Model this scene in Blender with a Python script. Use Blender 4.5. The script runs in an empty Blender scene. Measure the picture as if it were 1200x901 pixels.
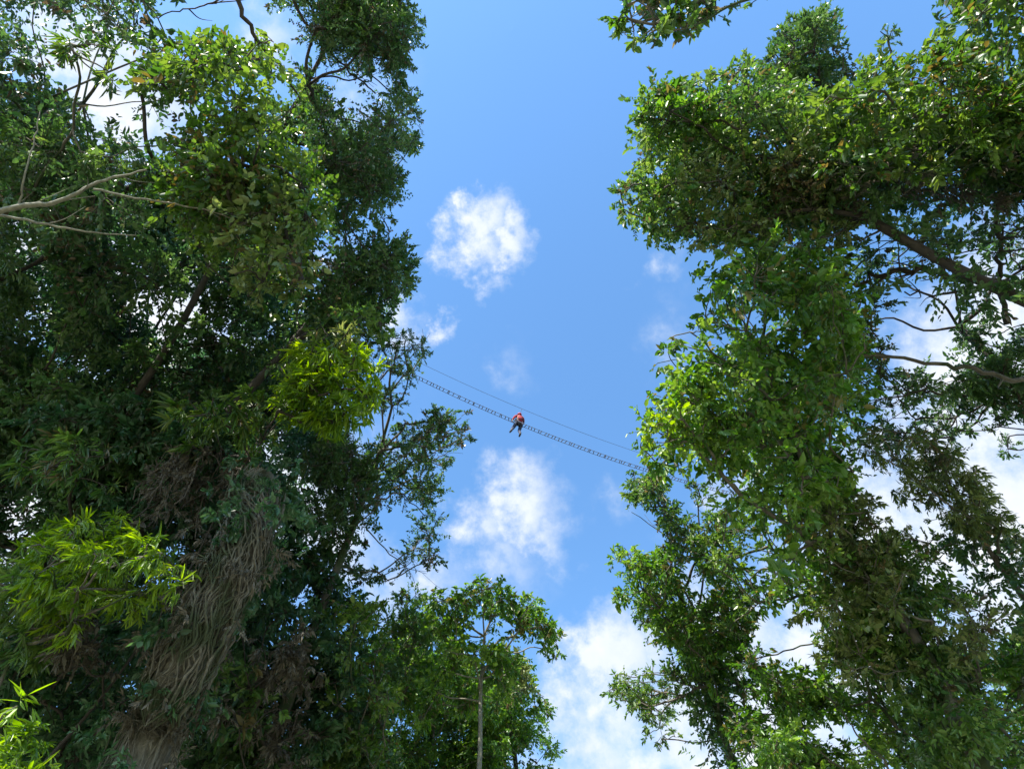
import bpy, math, random
import numpy as np
from mathutils import Vector, Matrix

rng = np.random.default_rng(7)
random.seed(7)
S = bpy.context.scene
COL = S.collection

# ------------------------------------------------------------------ camera
F = 780.0                      # focal length in px of a 1200 px wide frame
PITCH = math.radians(62)
CAM = np.array([0.0, 0.0, 1.6])
FW = np.array([0, math.cos(PITCH), math.sin(PITCH)])
UP = np.array([0, -math.sin(PITCH), math.cos(PITCH)])
RT = np.array([1.0, 0, 0])
cd = bpy.data.cameras.new('camera'); cam = bpy.data.objects.new('camera', cd); COL.objects.link(cam)
cd.sensor_width = 36; cd.lens = F / 1200 * 36; cd.clip_start = .05; cd.clip_end = 20000
cam.location = CAM; cam.rotation_euler = (math.pi / 2 + PITCH, 0, 0)
S.camera = cam

def direction(px, py):
    px = np.asarray(px, float); py = np.asarray(py, float)
    v = FW + ((px - 600) / F)[..., None] * RT + ((450.5 - py) / F)[..., None] * UP
    return v
def at(px, py, d):
    """world point d metres along the line of sight (measured along the view axis)"""
    return CAM + direction(px, py) * np.asarray(d, float)[..., None]

# ------------------------------------------------------------------ objects
def tag(o, label=None, cat=None, group=None, kind=None):
    if label: o['label'] = label
    if cat: o['category'] = cat
    if group: o['group'] = group
    if kind: o['kind'] = kind
    return o
def empty(name, loc, label, cat, group=None):
    o = bpy.data.objects.new(name, None); COL.objects.link(o); o.location = loc
    o.empty_display_size = .2
    return tag(o, label, cat, group)
def link(name, me, mat, parent=None, smooth=False):
    o = bpy.data.objects.new(name, me); COL.objects.link(o)
    if mat: me.materials.append(mat)
    if parent is not None:
        o.parent = parent; o.matrix_parent_inverse = Matrix.Translation(-Vector(parent.location))
        if parent.rotation_euler.z: o.matrix_parent_inverse = Matrix.Identity(4)
    if smooth: me.polygons.foreach_set('use_smooth', [True] * len(me.polygons))
    return o
def mesh_np(name, V, Q, attr=None):
    """V (n,3); Q (m,4) quads; attr per-vertex float"""
    me = bpy.data.meshes.new(name)
    V = np.ascontiguousarray(V, np.float32); Q = np.ascontiguousarray(Q, np.int32)
    k = Q.shape[1]
    me.vertices.add(len(V)); me.vertices.foreach_set('co', V.ravel())
    me.loops.add(Q.size); me.loops.foreach_set('vertex_index', Q.ravel())
    me.polygons.add(len(Q)); me.polygons.foreach_set('loop_start', np.arange(0, Q.size, k, dtype=np.int32))
    if attr is not None:
        a = me.attributes.new('leaf_tone', 'FLOAT', 'POINT'); a.data.foreach_set('value', np.ascontiguousarray(attr, np.float32))
    me.update(calc_edges=True); me.validate()
    return me

# ------------------------------------------------------------------ materials
def nodes(name):
    m = bpy.data.materials.new(name); m.use_nodes = True
    nt = m.node_tree; nt.nodes.clear()
    return m, nt, (lambda t, **k: _n(nt, t, k)), nt.links.new
def _n(nt, t, k):
    n = nt.nodes.new(t)
    for a, v in k.items():
        if a.startswith('i_'):
            n.inputs[int(a[2:]) if a[2:].isdigit() else a[2:].replace('_', ' ')].default_value = v
        else: setattr(n, a, v)
    return n
def ramp(n, stops):
    e = n.color_ramp.elements
    while len(e) > 1: e.remove(e[0])
    e[0].position = stops[0][0]; e[0].color = (*stops[0][1], 1)
    for p, c in stops[1:]:
        x = e.new(p); x.color = (*c, 1)

def leaf_material(name, dark, mid, light, dead=None, translucent=.42, rough=.42):
    m, nt, N, L = nodes(name)
    at_ = N('ShaderNodeAttribute', attribute_name='leaf_tone')
    geo = N('ShaderNodeTexCoord'); no = N('ShaderNodeTexNoise'); no.inputs['Scale'].default_value = .55; no.inputs['Detail'].default_value = 3
    L(geo.outputs['Object'], no.inputs['Vector'])
    ad = N('ShaderNodeMath', operation='MULTIPLY_ADD'); ad.inputs[1].default_value = 1.5; L(no.outputs['Fac'], ad.inputs[0])
    off = N('ShaderNodeMath', operation='SUBTRACT'); L(at_.outputs['Fac'], off.inputs[0]); off.inputs[1].default_value = .75
    L(off.outputs[0], ad.inputs[2])
    cr = N('ShaderNodeValToRGB')
    st = [(0.0, dark), (.5, mid), (.9, light)]
    if dead: st = [(0.0, dead), (.08, dead), (.12, dark), (.5, mid), (.9, light)]
    ramp(cr, st); L(ad.outputs[0], cr.inputs['Fac'])
    pr = N('ShaderNodeBsdfPrincipled'); pr.inputs['Roughness'].default_value = rough
    pr.inputs['Specular IOR Level'].default_value = .7
    L(cr.outputs[0], pr.inputs['Base Color'])
    tr = N('ShaderNodeBsdfTranslucent')
    hs = N('ShaderNodeHueSaturation'); hs.inputs['Hue'].default_value = .485; hs.inputs['Saturation'].default_value = 1.1; hs.inputs['Value'].default_value = 1.5
    L(cr.outputs[0], hs.inputs['Color']); L(hs.outputs[0], tr.inputs['Color'])
    mx = N('ShaderNodeMixShader'); mx.inputs[0].default_value = translucent
    L(pr.outputs[0], mx.inputs[1]); L(tr.outputs[0], mx.inputs[2])
    out = N('ShaderNodeOutputMaterial'); L(mx.outputs[0], out.inputs[0])
    return m
def bark_material(name, a, b, scale=6, bump=.6, stretch=.25, moss=None):
    m, nt, N, L = nodes(name)
    tc = N('ShaderNodeTexCoord'); mp = N('ShaderNodeMapping'); mp.inputs['Scale'].default_value = (1, 1, stretch)
    L(tc.outputs['Object'], mp.inputs['Vector'])
    n1 = N('ShaderNodeTexNoise'); n1.inputs['Scale'].default_value = scale; n1.inputs['Detail'].default_value = 8; n1.inputs['Roughness'].default_value = .7
    L(mp.outputs[0], n1.inputs['Vector'])
    cr = N('ShaderNodeValToRGB'); ramp(cr, [(.3, a), (.7, b)]); L(n1.outputs['Fac'], cr.inputs[0])
    pr = N('ShaderNodeBsdfPrincipled'); pr.inputs['Roughness'].default_value = .9
    src = cr.outputs[0]
    if moss:
        n2 = N('ShaderNodeTexNoise'); n2.inputs['Scale'].default_value = 1.3; n2.inputs['Detail'].default_value = 5; L(tc.outputs['Object'], n2.inputs['Vector'])
        r2 = N('ShaderNodeValToRGB'); ramp(r2, [(.48, (0, 0, 0)), (.58, (1, 1, 1))]); L(n2.outputs['Fac'], r2.inputs[0])
        mx = N('ShaderNodeMix', data_type='RGBA'); L(r2.outputs[0], mx.inputs[0]); L(src, mx.inputs[6]); mx.inputs[7].default_value = (*moss, 1)
        src = mx.outputs[2]
    L(src, pr.inputs['Base Color'])
    bp = N('ShaderNodeBump'); bp.inputs['Strength'].default_value = bump; bp.inputs['Distance'].default_value = .05
    L(n1.outputs['Fac'], bp.inputs['Height']); L(bp.outputs[0], pr.inputs['Normal'])
    out = N('ShaderNodeOutputMaterial'); L(pr.outputs[0], out.inputs[0])
    return m
def plain(name, col, rough=.6, metal=0, noise=.15, scale=30):
    m, nt, N, L = nodes(name)
    tc = N('ShaderNodeTexCoord'); n1 = N('ShaderNodeTexNoise'); n1.inputs['Scale'].default_value = scale; L(tc.outputs['Object'], n1.inputs['Vector'])
    cr = N('ShaderNodeValToRGB'); c = np.array(col); ramp(cr, [(.3, tuple(c * (1 - noise))), (.7, tuple(np.minimum(c * (1 + noise), 1)))])
    L(n1.outputs['Fac'], cr.inputs[0])
    pr = N('ShaderNodeBsdfPrincipled'); pr.inputs['Roughness'].default_value = rough; pr.inputs['Metallic'].default_value = metal
    L(cr.outputs[0], pr.inputs['Base Color'])
    out = N('ShaderNodeOutputMaterial'); L(pr.outputs[0], out.inputs[0])
    return m

LEAF = dict(
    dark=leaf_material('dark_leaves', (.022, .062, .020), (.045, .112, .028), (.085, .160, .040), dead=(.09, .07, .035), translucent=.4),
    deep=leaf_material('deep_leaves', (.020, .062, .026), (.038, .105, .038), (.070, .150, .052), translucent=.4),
    mid=leaf_material('mid_leaves', (.026, .080, .018), (.065, .150, .024), (.150, .240, .048), dead=(.13, .11, .04), translucent=.42),
    green=leaf_material('green_leaves', (.028, .090, .014), (.070, .180, .020), (.165, .280, .040), dead=(.14, .13, .03), translucent=.45),
    olive=leaf_material('olive_leaves', (.050, .090, .022), (.100, .150, .034), (.190, .230, .070), dead=(.16, .12, .05), translucent=.4),
    yellow=leaf_material('yellow_green_leaves', (.030, .085, .014), (.062, .140, .018), (.130, .205, .034), dead=(.11, .09, .02), translucent=.45),
    bright=leaf_material('bright_leaves', (.060, .140, .012), (.130, .250, .014), (.230, .350, .022), translucent=.55),
    dead=leaf_material('dead_leaves', (.045, .04, .026), (.09, .08, .055), (.17, .15, .11), translucent=.25, rough=.8),
)
BARK = dict(
    grey=bark_material('grey_bark', (.045, .04, .032), (.15, .135, .11), moss=(.03, .05, .015)),
    dark=bark_material('dark_bark', (.018, .015, .012), (.06, .05, .04)),
    liana=bark_material('liana_bark', (.03, .024, .018), (.11, .09, .065), scale=10),
    pale=bark_material('pale_bark', (.10, .10, .075), (.24, .23, .18), scale=9, stretch=.6),
    vine=bark_material('vine_bark', (.05, .046, .036), (.19, .18, .145), scale=14, stretch=.5, moss=(.045, .06, .03)),
)

# ------------------------------------------------------------------ tubes
def tube_arrays(P, R, sides):
    P = np.asarray(P, float); R = np.asarray(R, float); n = len(P)
    T = np.gradient(P, axis=0); T /= np.linalg.norm(T, axis=1)[:, None] + 1e-9
    ref = np.array([0, 0, 1.]) if abs(T[0][2]) < .9 else np.array([1., 0, 0])
    A = np.cross(T, ref); A /= np.linalg.norm(A, axis=1)[:, None] + 1e-9
    B = np.cross(T, A)
    th = np.arange(sides) * 2 * np.pi / sides
    V = P[:, None] + R[:, None, None] * (np.cos(th)[None, :, None] * A[:, None] + np.sin(th)[None, :, None] * B[:, None])
    i = np.arange(n - 1)[:, None] * sides; j = np.arange(sides)[None]; j2 = (j + 1) % sides
    Q = np.stack([i + j, i + j2, i + sides + j2, i + sides + j], -1).reshape(-1, 4)
    V = V.reshape(-1, 3)
    return V, Q
class Tubes:
    def __init__(s): s.V = []; s.Q = []; s.n = 0
    def add(s, P, R, sides=6):
        V, Q = tube_arrays(P, R, sides); s.V.append(V); s.Q.append(Q + s.n); s.n += len(V)
    def add_raw(s, V, Q): s.V.append(V); s.Q.append(Q + s.n); s.n += len(V)
    def build(s, name, mat, parent=None):
        return link(name, mesh_np(name, np.concatenate(s.V), np.concatenate(s.Q)), mat, parent, True)
def smooth_path(P, k=6, wob=0.0):
    """Catmull-Rom through P, k pieces per span"""
    P = np.asarray(P, float); Q = np.vstack([2 * P[0] - P[1], P, 2 * P[-1] - P[-2]]); out = []
    for a in range(len(P) - 1):
        p0, p1, p2, p3 = Q[a:a + 4]
        for t in np.arange(k) / k:
            out.append(.5 * (2 * p1 + (p2 - p0) * t + (2 * p0 - 5 * p1 + 4 * p2 - p3) * t * t + (3 * p1 - p0 - 3 * p2 + p3) * t ** 3))
    out.append(P[-1]); out = np.array(out)
    if wob: out[1:-1] += rng.normal(0, wob, out[1:-1].shape)
    return out

# ------------------------------------------------------------------ leaves
KIND = {  # length, width, droop, twig length factor, leaves per twig, flatness, hexagonal outline
    'broad':  dict(l=.16, w=.08, droop=.35, k=9,  spread=.9, hexa=True),
    'large':  dict(l=.235, w=.135, droop=.45, k=7,  spread=.9, hexa=True),
    'small':  dict(l=.105, w=.05, droop=.15, k=14, spread=1.0, hexa=False),
    'fine':   dict(l=.075, w=.036, droop=.1, k=16, spread=1.1, hexa=False),
    'bamboo': dict(l=.24, w=.036, droop=.65, k=12, spread=.7, hexa=True),
    'shaggy': dict(l=.17, w=.045, droop=.8, k=12, spread=.6, hexa=False),
}
def unit(a): return a / (np.linalg.norm(a, axis=-1, keepdims=True) + 1e-9)
def twigs_and_leaves(C, Rr, kind, nl, tw, scale=1.0):
    """scatter twigs in the clumps C (n,3) with radii Rr, nl leaves overall"""
    K = KIND[kind]; k = K['k']; T = max(int(nl / k), 3)
    w = Rr ** 1.7; idx = rng.choice(len(C), T, p=w / w.sum())
    u = unit(rng.normal(size=(T, 3)) + np.array([0, 0, .15]))
    r = Rr[idx][:, None]
    sq = np.array([1, 1, .72])
    a = C[idx] + u * r * sq * rng.uniform(.1, .65, (T, 1))
    tip_dir = unit(u + rng.normal(0, .55, (T, 3)) + np.array([0, 0, .25 - K['droop']]))
    ln = r * rng.uniform(.35, .75, (T, 1)) * K['spread']
    ln = np.clip(ln, .15, 1.1)
    b = a + tip_dir * ln
    droop = np.array([0, 0, -1.0]) * ln * K['droop'] * .35
    t = np.linspace(.12, 1.0, k)[None, :, None] + rng.normal(0, .03, (T, k, 1))
    P = a[:, None] + (b - a)[:, None] * t + droop[:, None] * t ** 2
    side = unit(np.cross(tip_dir, rng.normal(size=(T, 3))))
    sgn = np.where(np.arange(k) % 2 == 0, 1, -1)[None, :, None]
    D = unit(tip_dir[:, None] * rng.uniform(.4, 1.0, (T, k, 1)) + side[:, None] * sgn * rng.uniform(.5, 1.1, (T, k, 1)) + rng.normal(0, .25, (T, k, 3)) + np.array([0, 0, -1.0]) * K['droop'])
    P = P.reshape(-1, 3); D = D.reshape(-1, 3); n = len(P)
    # leaf normal: broadly upward, scattered
    up = unit(np.array([0, 0, 1.0]) + rng.normal(0, .55, (n, 3)))
    Sd = unit(np.cross(D, up)); Nn = np.cross(Sd, D)
    sz = np.repeat(rng.lognormal(0, .22, T), k)[:, None] * scale
    L = K['l'] * sz * rng.uniform(.5, 1.3, (n, 1)); W = K['w'] * sz * rng.uniform(.6, 1.25, (n, 1))
    tone = np.repeat(np.clip(rng.normal(.5, .28, T), 0, 1), k) * .7 + rng.uniform(-.05, .35, n)
    P = P + Sd * 0.0
    curl = -Nn * L * rng.uniform(-.02, .32, (n, 1))
    if K['hexa']:
        v = [P, P + D * L * .3 + Sd * W * .48 + Nn * W * .14, P + D * L * .68 + Sd * W * .40 + Nn * W * .12 + curl * .5, P + D * L + curl * 1.4,
             P + D * L * .68 - Sd * W * .40 + Nn * W * .12 + curl * .5, P + D * L * .3 - Sd * W * .48 + Nn * W * .14]
        V = np.stack(v, 1).reshape(-1, 3); i = np.arange(n)[:, None] * 6
        Q = np.concatenate([i + np.array([[0, 1, 2, 3]]), i + np.array([[0, 3, 4, 5]])], 0); m = 6
    else:
        v = [P, P + D * L * .45 + Sd * W * .5, P + D * L + curl, P + D * L * .45 - Sd * W * .5 - curl * .3]
        V = np.stack(v, 1).reshape(-1, 3); i = np.arange(n)[:, None] * 4
        Q = i + np.array([[0, 1, 2, 3]]); m = 4
    if tw:
        # thin three-sided twigs, batch built
        s = rng.random(T) < tw; A = a[s] - tip_dir[s] * .15 * r[s]; B = b[s] + droop[s]; M = (A + B) / 2 + droop[s] * -.2
        Cc = C[idx][s]
        ring = []
        for Pp, rad in ((Cc * .6 + A * .4, .010), (M, .006), (B, .003)):
            for th in (0, 2.09, 4.19):
                x = unit(np.cross(tip_dir[s], np.array([.3, .2, 1.]))); y = np.cross(tip_dir[s], x)
                ring.append(Pp + (x * math.cos(th) + y * math.sin(th)) * rad)
        TV = np.stack(ring, 1).reshape(-1, 3); i = np.arange(s.sum())[:, None, None] * 9
        q = np.array([[r0 * 3 + j, r0 * 3 + (j + 1) % 3, r0 * 3 + 3 + (j + 1) % 3, r0 * 3 + 3 + j] for r0 in (0, 1) for j in range(3)])
        TQ = (i + q[None]).reshape(-1, 4)
    else: TV = TQ = None
    return V, Q, np.repeat(tone, m), TV, TQ

def inside(poly, x, y):
    poly = np.asarray(poly, float); c = np.zeros(len(x), bool); j = len(poly) - 1
    for i in range(len(poly)):
        xi, yi = poly[i]; xj, yj = poly[j]
        c ^= ((yi > y) != (yj > y)) & (x < (xj - xi) * (y - yi) / (yj - yi + 1e-9) + xi); j = i
    return c
def edge_dist(poly, x, y):
    poly = np.asarray(poly, float); d = np.full(len(x), 1e9)
    for a, b in zip(poly, np.roll(poly, -1, 0)):
        ab = b - a; t = np.clip(((x - a[0]) * ab[0] + (y - a[1]) * ab[1]) / (ab @ ab + 1e-9), 0, 1)
        d = np.minimum(d, np.hypot(x - a[0] - ab[0] * t, y - a[1] - ab[1] * t))
    return d
def poly_area(p):
    p = np.asarray(p, float); q = np.roll(p, -1, 0); return abs((p[:, 0] * q[:, 1] - q[:, 0] * p[:, 1]).sum()) / 2
def clumps(poly, d0, d1, r, n, holes=()):
    poly = np.asarray(poly, float); lo = poly.min(0); hi = poly.max(0)
    out = []; tries = 0
    while len(out) < n and tries < 60:
        tries += 1
        x = rng.uniform(lo[0], hi[0], 400); y = rng.uniform(lo[1], hi[1], 400); d = rng.uniform(d0, d1, 400); rr = r * rng.uniform(.55, 1.3, 400)
        rp = rr / d * F
        ok = inside(poly, x, y); ed = edge_dist(poly, x, y)
        # a clump near the rim of the crown is smaller, so the outline breaks into lobes
        small = ed < rp * .6; rr = np.where(small, np.maximum(ed / .6, 14) / F * d, rr); rp = rr / d * F
        for hx, hy, hr in holes: ok &= np.hypot(x - hx, y - hy) > hr + rp * .55
        for k in np.nonzero(ok)[0]:
            if len(out) < n: out.append((x[k], y[k], d[k], rr[k]))
    a = np.array(out)
    return at(a[:, 0], a[:, 1], a[:, 2]), a[:, 3]

def skeleton(tb, base, top, C, Rr, r0, wob=.25, sides=8):
    """trunk polyline from the ground, then each clump joined to its nearest limb; thickness follows what it carries"""
    base = np.array(base, float); top = np.array(top, float); H = np.linalg.norm(top - base)
    n = 9; t = np.linspace(0, 1, n)[:, None]
    ctrl = np.array([base[0] * .75 + top[0] * .25, base[1] * .75 + top[1] * .25, base[2] + (top[2] - base[2]) * .55])
    P = (1 - t) ** 2 * base + 2 * t * (1 - t) * ctrl + t * t * top
    P[1:-1] += rng.normal(0, wob * .5, (n - 2, 3)) * np.array([1, 1, .2])
    sp = smooth_path(P, 5); rad = r0 * (1 - .72 * np.linspace(0, 1, len(sp)) ** .9)
    rad[:3] *= np.array([1.5, 1.25, 1.1])
    tb.add(sp, rad, sides)
    nodes_ = list(sp[int(len(sp) * .45):]); nr = list(rad[int(len(sp) * .45):]); par = [-1] * len(nodes_)
    NT = len(nodes_); left = list(range(len(C)))
    X = np.array(nodes_); best = np.linalg.norm(C[:, None] - X[None], axis=2) + np.maximum(0, X[None, :, 2] - C[:, None, 2]) * 1.2
    bi = best.argmin(1); bd = best.min(1); parent = {}; order = []
    allp = list(X)
    done = np.zeros(len(C), bool); pl = list(np.zeros(NT)); bc = bd.copy()
    for _ in range(len(C)):
        q = np.where(done, 1e9, bd); k = int(q.argmin()); done[k] = True
        order.append(k); allp.append(C[k]); me = len(allp) - 1
        parent[k] = (int(bi[k]), me)
        pl.append(pl[int(bi[k])] + np.linalg.norm(C[k] - np.array(allp[int(bi[k])])))
        d = np.linalg.norm(C - C[k], axis=1) + np.maximum(0, C[k][2] - C[:, 2]) * 1.2 + .45 * pl[me]
        u = d < bd; bd = np.where(u, d, bd); bi = np.where(u, me, bi)
    cnt = {}
    for k in reversed(order):
        pa, me = parent[k]; cnt[me] = cnt.get(me, 0) + 1; cnt[pa] = cnt.get(pa, 0) + cnt[me]
    for k in order:
        pa, me = parent[k]; A = allp[pa]; B = C[k]; L = np.linalg.norm(B - A)
        rb = .0065 * math.sqrt(cnt[me]) + .004; ra = rb * 1.35
        if pa < NT: ra = min(rb * 1.8, nr[pa] * .8)
        m1 = A * .66 + B * .34 + np.array([0, 0, -.05 * L]) + rng.normal(0, .03 * L, 3); m2 = A * .33 + B * .67 + np.array([0, 0, .04 * L]) + rng.normal(0, .05 * L, 3)
        pth = smooth_path([A, m1, m2, B], 3)
        tb.add(pth, np.linspace(ra, rb, len(pth)), 5)
    return sp

def tree(name, label, cat, group, spec, base, r0, bark, top=None, extra=(), trunk_bark=None, ivy=5000, ivy_mat='dark'):
    """spec: list of dict(poly, d, r, n, kind, mat, lai, holes, tw)"""
    root = empty(name, (base[0], base[1], 0), label, cat, group)
    allC = []; allR = []; tb = Tubes(); tv = Tubes()
    by = {}
    for s in spec:
        C, Rr = clumps(s['poly'], s['d'][0], s['d'][1], s['r'], s['n'], s.get('holes', ()))
        allC.append(C); allR.append(Rr)
        K = KIND[s['kind']]; dm = sum(s['d']) / 2; sc = s.get('scale', 1)
        leaf_px = K['l'] * K['w'] * sc * sc * .6 * (F / dm) ** 2 * .55
        nl = 1.25 * s['lai'] * poly_area(s['poly']) / leaf_px
        V, Q, tone, TV, TQ = twigs_and_leaves(C, Rr, s['kind'], nl, s.get('tw', .5), sc)
        by.setdefault((s['mat'], Q.shape[1]), []).append((V, Q, tone))
        if TV is not None: tv.add_raw(TV, TQ)
    C = np.concatenate(allC); Rr = np.concatenate(allR)
    if top is None:
        c = C.mean(0); top = (c[0], c[1], c[2] + (C[:, 2].max() - c[2]) * .3)
    axis = skeleton(tb, (base[0], base[1], -.1), top, C, Rr, r0, .04 if trunk_bark else .25)
    tb.build('trunk', BARK[trunk_bark or bark], root)
    for e in extra:
        b = Tubes(); pts = at([p[0] for p in e['p']], [p[1] for p in e['p']], [p[2] for p in e['p']])
        sp = smooth_path(pts, 6, e.get('wob', .02)); b.add(sp, np.linspace(e['r'][0], e['r'][1], len(sp)), 7)
        for _ in range(e.get('side', 0)):
            q = sp[rng.integers(len(sp) // 4, len(sp) - 1)]; v = unit(sp[-1] - sp[0]) + rng.normal(0, .6, 3); l = rng.uniform(.25, .7)
            s2 = smooth_path([q, q + v * l * .5 + rng.normal(0, .06, 3), q + v * l + np.array([0, 0, rng.uniform(-.1, .3)])], 4); b.add(s2, np.linspace(e['r'][1] * .9, .004, len(s2)), 5)
        b.build('branch', BARK[e.get('bark', bark)], root)
    if ivy:
        # creeper leaves matted round the stem, as on every stem in this wood
        k = len(axis); i0 = int(k * .12); idx = rng.integers(i0, int(k * .97), 70)
        V, Q, tone, TV, TQ = twigs_and_leaves(axis[idx] + rng.normal(0, .3, (70, 3)), rng.uniform(.4, .9, 70), 'broad', ivy * 1.4, 0, .85)
        link('creeper', mesh_np('creeper', V, Q, tone), LEAF[ivy_mat], root)
    first = True
    for (mt, _), lst in by.items():
        n = 0; VV = []; QQ = []; TT = []
        for V, Q, t in lst: VV.append(V); QQ.append(Q + n); TT.append(t); n += len(V)
        nq = sum(len(q) for q in QQ)
        if first and tv.n:
            v = np.concatenate(tv.V); q = np.concatenate(tv.Q); VV.append(v); QQ.append(q + n); TT.append(np.zeros(len(v)))
        me = mesh_np('crown', np.concatenate(VV), np.concatenate(QQ), np.concatenate(TT))
        link('crown', me, LEAF[mt], root)
        if first and tv.n:
            me.materials.append(BARK[bark]); mi = np.zeros(len(me.polygons), np.int32); mi[nq:] = 1; me.polygons.foreach_set('material_index', mi)
        first = False
    return root

def s(poly, d, r, n, kind, mat, lai, holes=(), tw=.5, scale=1):
    return dict(poly=poly, d=d, r=r, n=n, kind=kind, mat=mat, lai=lai, holes=holes, tw=tw, scale=scale)

GL = 'rainforest trees on the left side of the gap'
GR = 'rainforest trees on the right side of the gap'
GB = 'trees at the foot of the gap'
GS = 'bamboo sprays leaning out of the left wall of trees'

# ================================================================= LEFT SIDE
HL = [(85, 108, 16), (250, 400, 8), (190, 390, 6), (100, 430, 5), (25, 350, 4), (35, 40, 6), (150, 120, 12), (185, 150, 6), (120, 55, 6), (222, 392, 10), (195, 425, 8), (145, 270, 4), (12, 292, 8),
      (45, 400, 7), (35, 590, 10), (222, 353, 7), (145, 350, 6), (355, 343, 9), (320, 545, 9), (300, 525, 5), (355, 580, 8)]
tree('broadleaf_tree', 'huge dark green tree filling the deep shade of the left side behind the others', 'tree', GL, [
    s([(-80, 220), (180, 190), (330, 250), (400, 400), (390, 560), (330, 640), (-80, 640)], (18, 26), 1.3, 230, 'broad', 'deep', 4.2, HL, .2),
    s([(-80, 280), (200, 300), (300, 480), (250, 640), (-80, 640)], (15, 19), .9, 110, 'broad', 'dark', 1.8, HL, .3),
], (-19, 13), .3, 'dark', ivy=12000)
tree('broadleaf_tree', 'loose tree in the top left corner with pale bare boughs crossing it', 'tree', GL, [
    s([(-80, -60), (200, -60), (205, 60), (250, 150), (200, 280), (-80, 290)], (14, 21), 1.0, 150, 'broad', 'dark', 1.8, HL + [(60, 60, 7), (110, 130, 6), (30, 100, 3), (60, 20, 5), (185, 90, 5)], .5),
    s([(-80, 120), (60, 130), (200, 200), (150, 280), (-80, 280)], (14, 18), .8, 40, 'shaggy', 'mid', .9, HL, .5),
    s([(70, 40), (130, 40), (130, 100), (80, 100)], (12, 13), .5, 9, 'bamboo', 'yellow', .9),
], (-17, 4), .26, 'grey', ivy=9000, extra=[
    dict(p=[(-60, 262, 12.2), (20, 243, 12), (70, 236, 12), (115, 214, 12), (172, 199, 12.2)], r=(.062, .016), bark='pale', side=4, wob=.01),
    dict(p=[(-60, 246, 12.4), (20, 256, 12.2), (90, 270, 12.2), (160, 276, 12.6)], r=(.032, .010), bark='pale', side=2, wob=.01),
    dict(p=[(110, 222, 12.3), (170, 234, 12.3), (240, 246, 12.7), (300, 268, 13)], r=(.022, .008), bark='pale', side=2, wob=.01),
    dict(p=[(22, 240, 12), (30, 205, 12), (40, 165, 12.2), (47, 130, 12.4)], r=(.02, .009), bark='pale', side=0, wob=.01),
    dict(p=[(180, 20, 15), (215, 12, 15), (250, 3, 15), (300, -20, 15)], r=(.012, .02), bark='dark', side=4),
])
tree('broadleaf_tree', 'sunlit tree of large yellow green leaves at the upper left', 'tree', GL, [
    s([(170, 50), (230, 40), (335, 45), (365, 120), (385, 240), (360, 340), (300, 375), (240, 320), (190, 240), (150, 130)], (12.5, 16), .7, 120, 'large', 'yellow', 1.9,
      [(222, 130, 9), (180, 155, 10), (320, 100, 12), (345, 165, 8), (215, 20, 22)], .5, .62),
    s([(250, 190), (345, 190), (375, 270), (350, 350), (280, 350)], (12, 13.5), .6, 40, 'large', 'olive', .9, (), .5, .6),
], (-18, 9), .16, 'dark', ivy=12000, top=at(60, 300, 17), extra=[
    dict(p=[(266, -60, 14), (282, 10, 14.3), (303, 48, 14.6), (330, 82, 15), (352, 118, 15.5)], r=(.06, .02), bark='dark', side=5),
])
tree('dense_tree', 'tall dark tree whose ragged crown edges the blue sky at the top left', 'tree', GL, [
    s([(310, -60), (480, -60), (474, 0), (492, 30), (480, 60), (474, 92), (488, 120), (499, 160), (472, 185), (470, 205), (468, 230), (440, 246), (395, 252), (345, 215), (360, 140), (330, 60)], (16.5, 20.5), .75, 210, 'small', 'dark', 3.6,
      [(398, 90, 20), (414, 122, 18), (436, 112, 14), (350, 60, 17), (320, 30, 20), (345, 20, 10), (330, 95, 9), (345, 165, 9), (362, 62, 8), (472, 190, 5)], .5),
    s([(390, -60), (470, -60), (470, 60), (445, 80), (400, 50)], (16, 17.5), .6, 40, 'shaggy', 'mid', 1.2, (), .4),
    s([(455, 0), (490, 12), (490, 45), (470, 50)], (17, 18), .3, 10, 'small', 'dark', .6),
], (-15, 19), .2, 'dark', ivy=12000, top=at(380, 60, 18.5), extra=[
    dict(p=[(318, -60, 17), (345, 5, 17.3), (372, 45, 17.5), (410, 85, 18), (440, 110, 18)], r=(.05, .018), bark='dark', side=6),
])
tree('dense_tree', 'rounded dark crown bulging into the sky above the rope bridge on the left', 'tree', GL, [
    s([(335, 235), (440, 236), (448, 252), (470, 268), (483, 292), (484, 320), (476, 342), (460, 366), (446, 400), (400, 410), (345, 380), (330, 300)], (16.5, 20), .7, 130, 'small', 'dark', 3.6,
      [(383, 290, 12), (436, 272, 9), (355, 345, 9), (415, 400, 7)], .4, 1.3),
    s([(390, 350), (450, 350), (450, 400), (410, 440), (375, 400)], (15.5, 17), .5, 30, 'small', 'mid', 1.5, (), .4, 1.2),
], (-13, 14), .28, 'dark')
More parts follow.
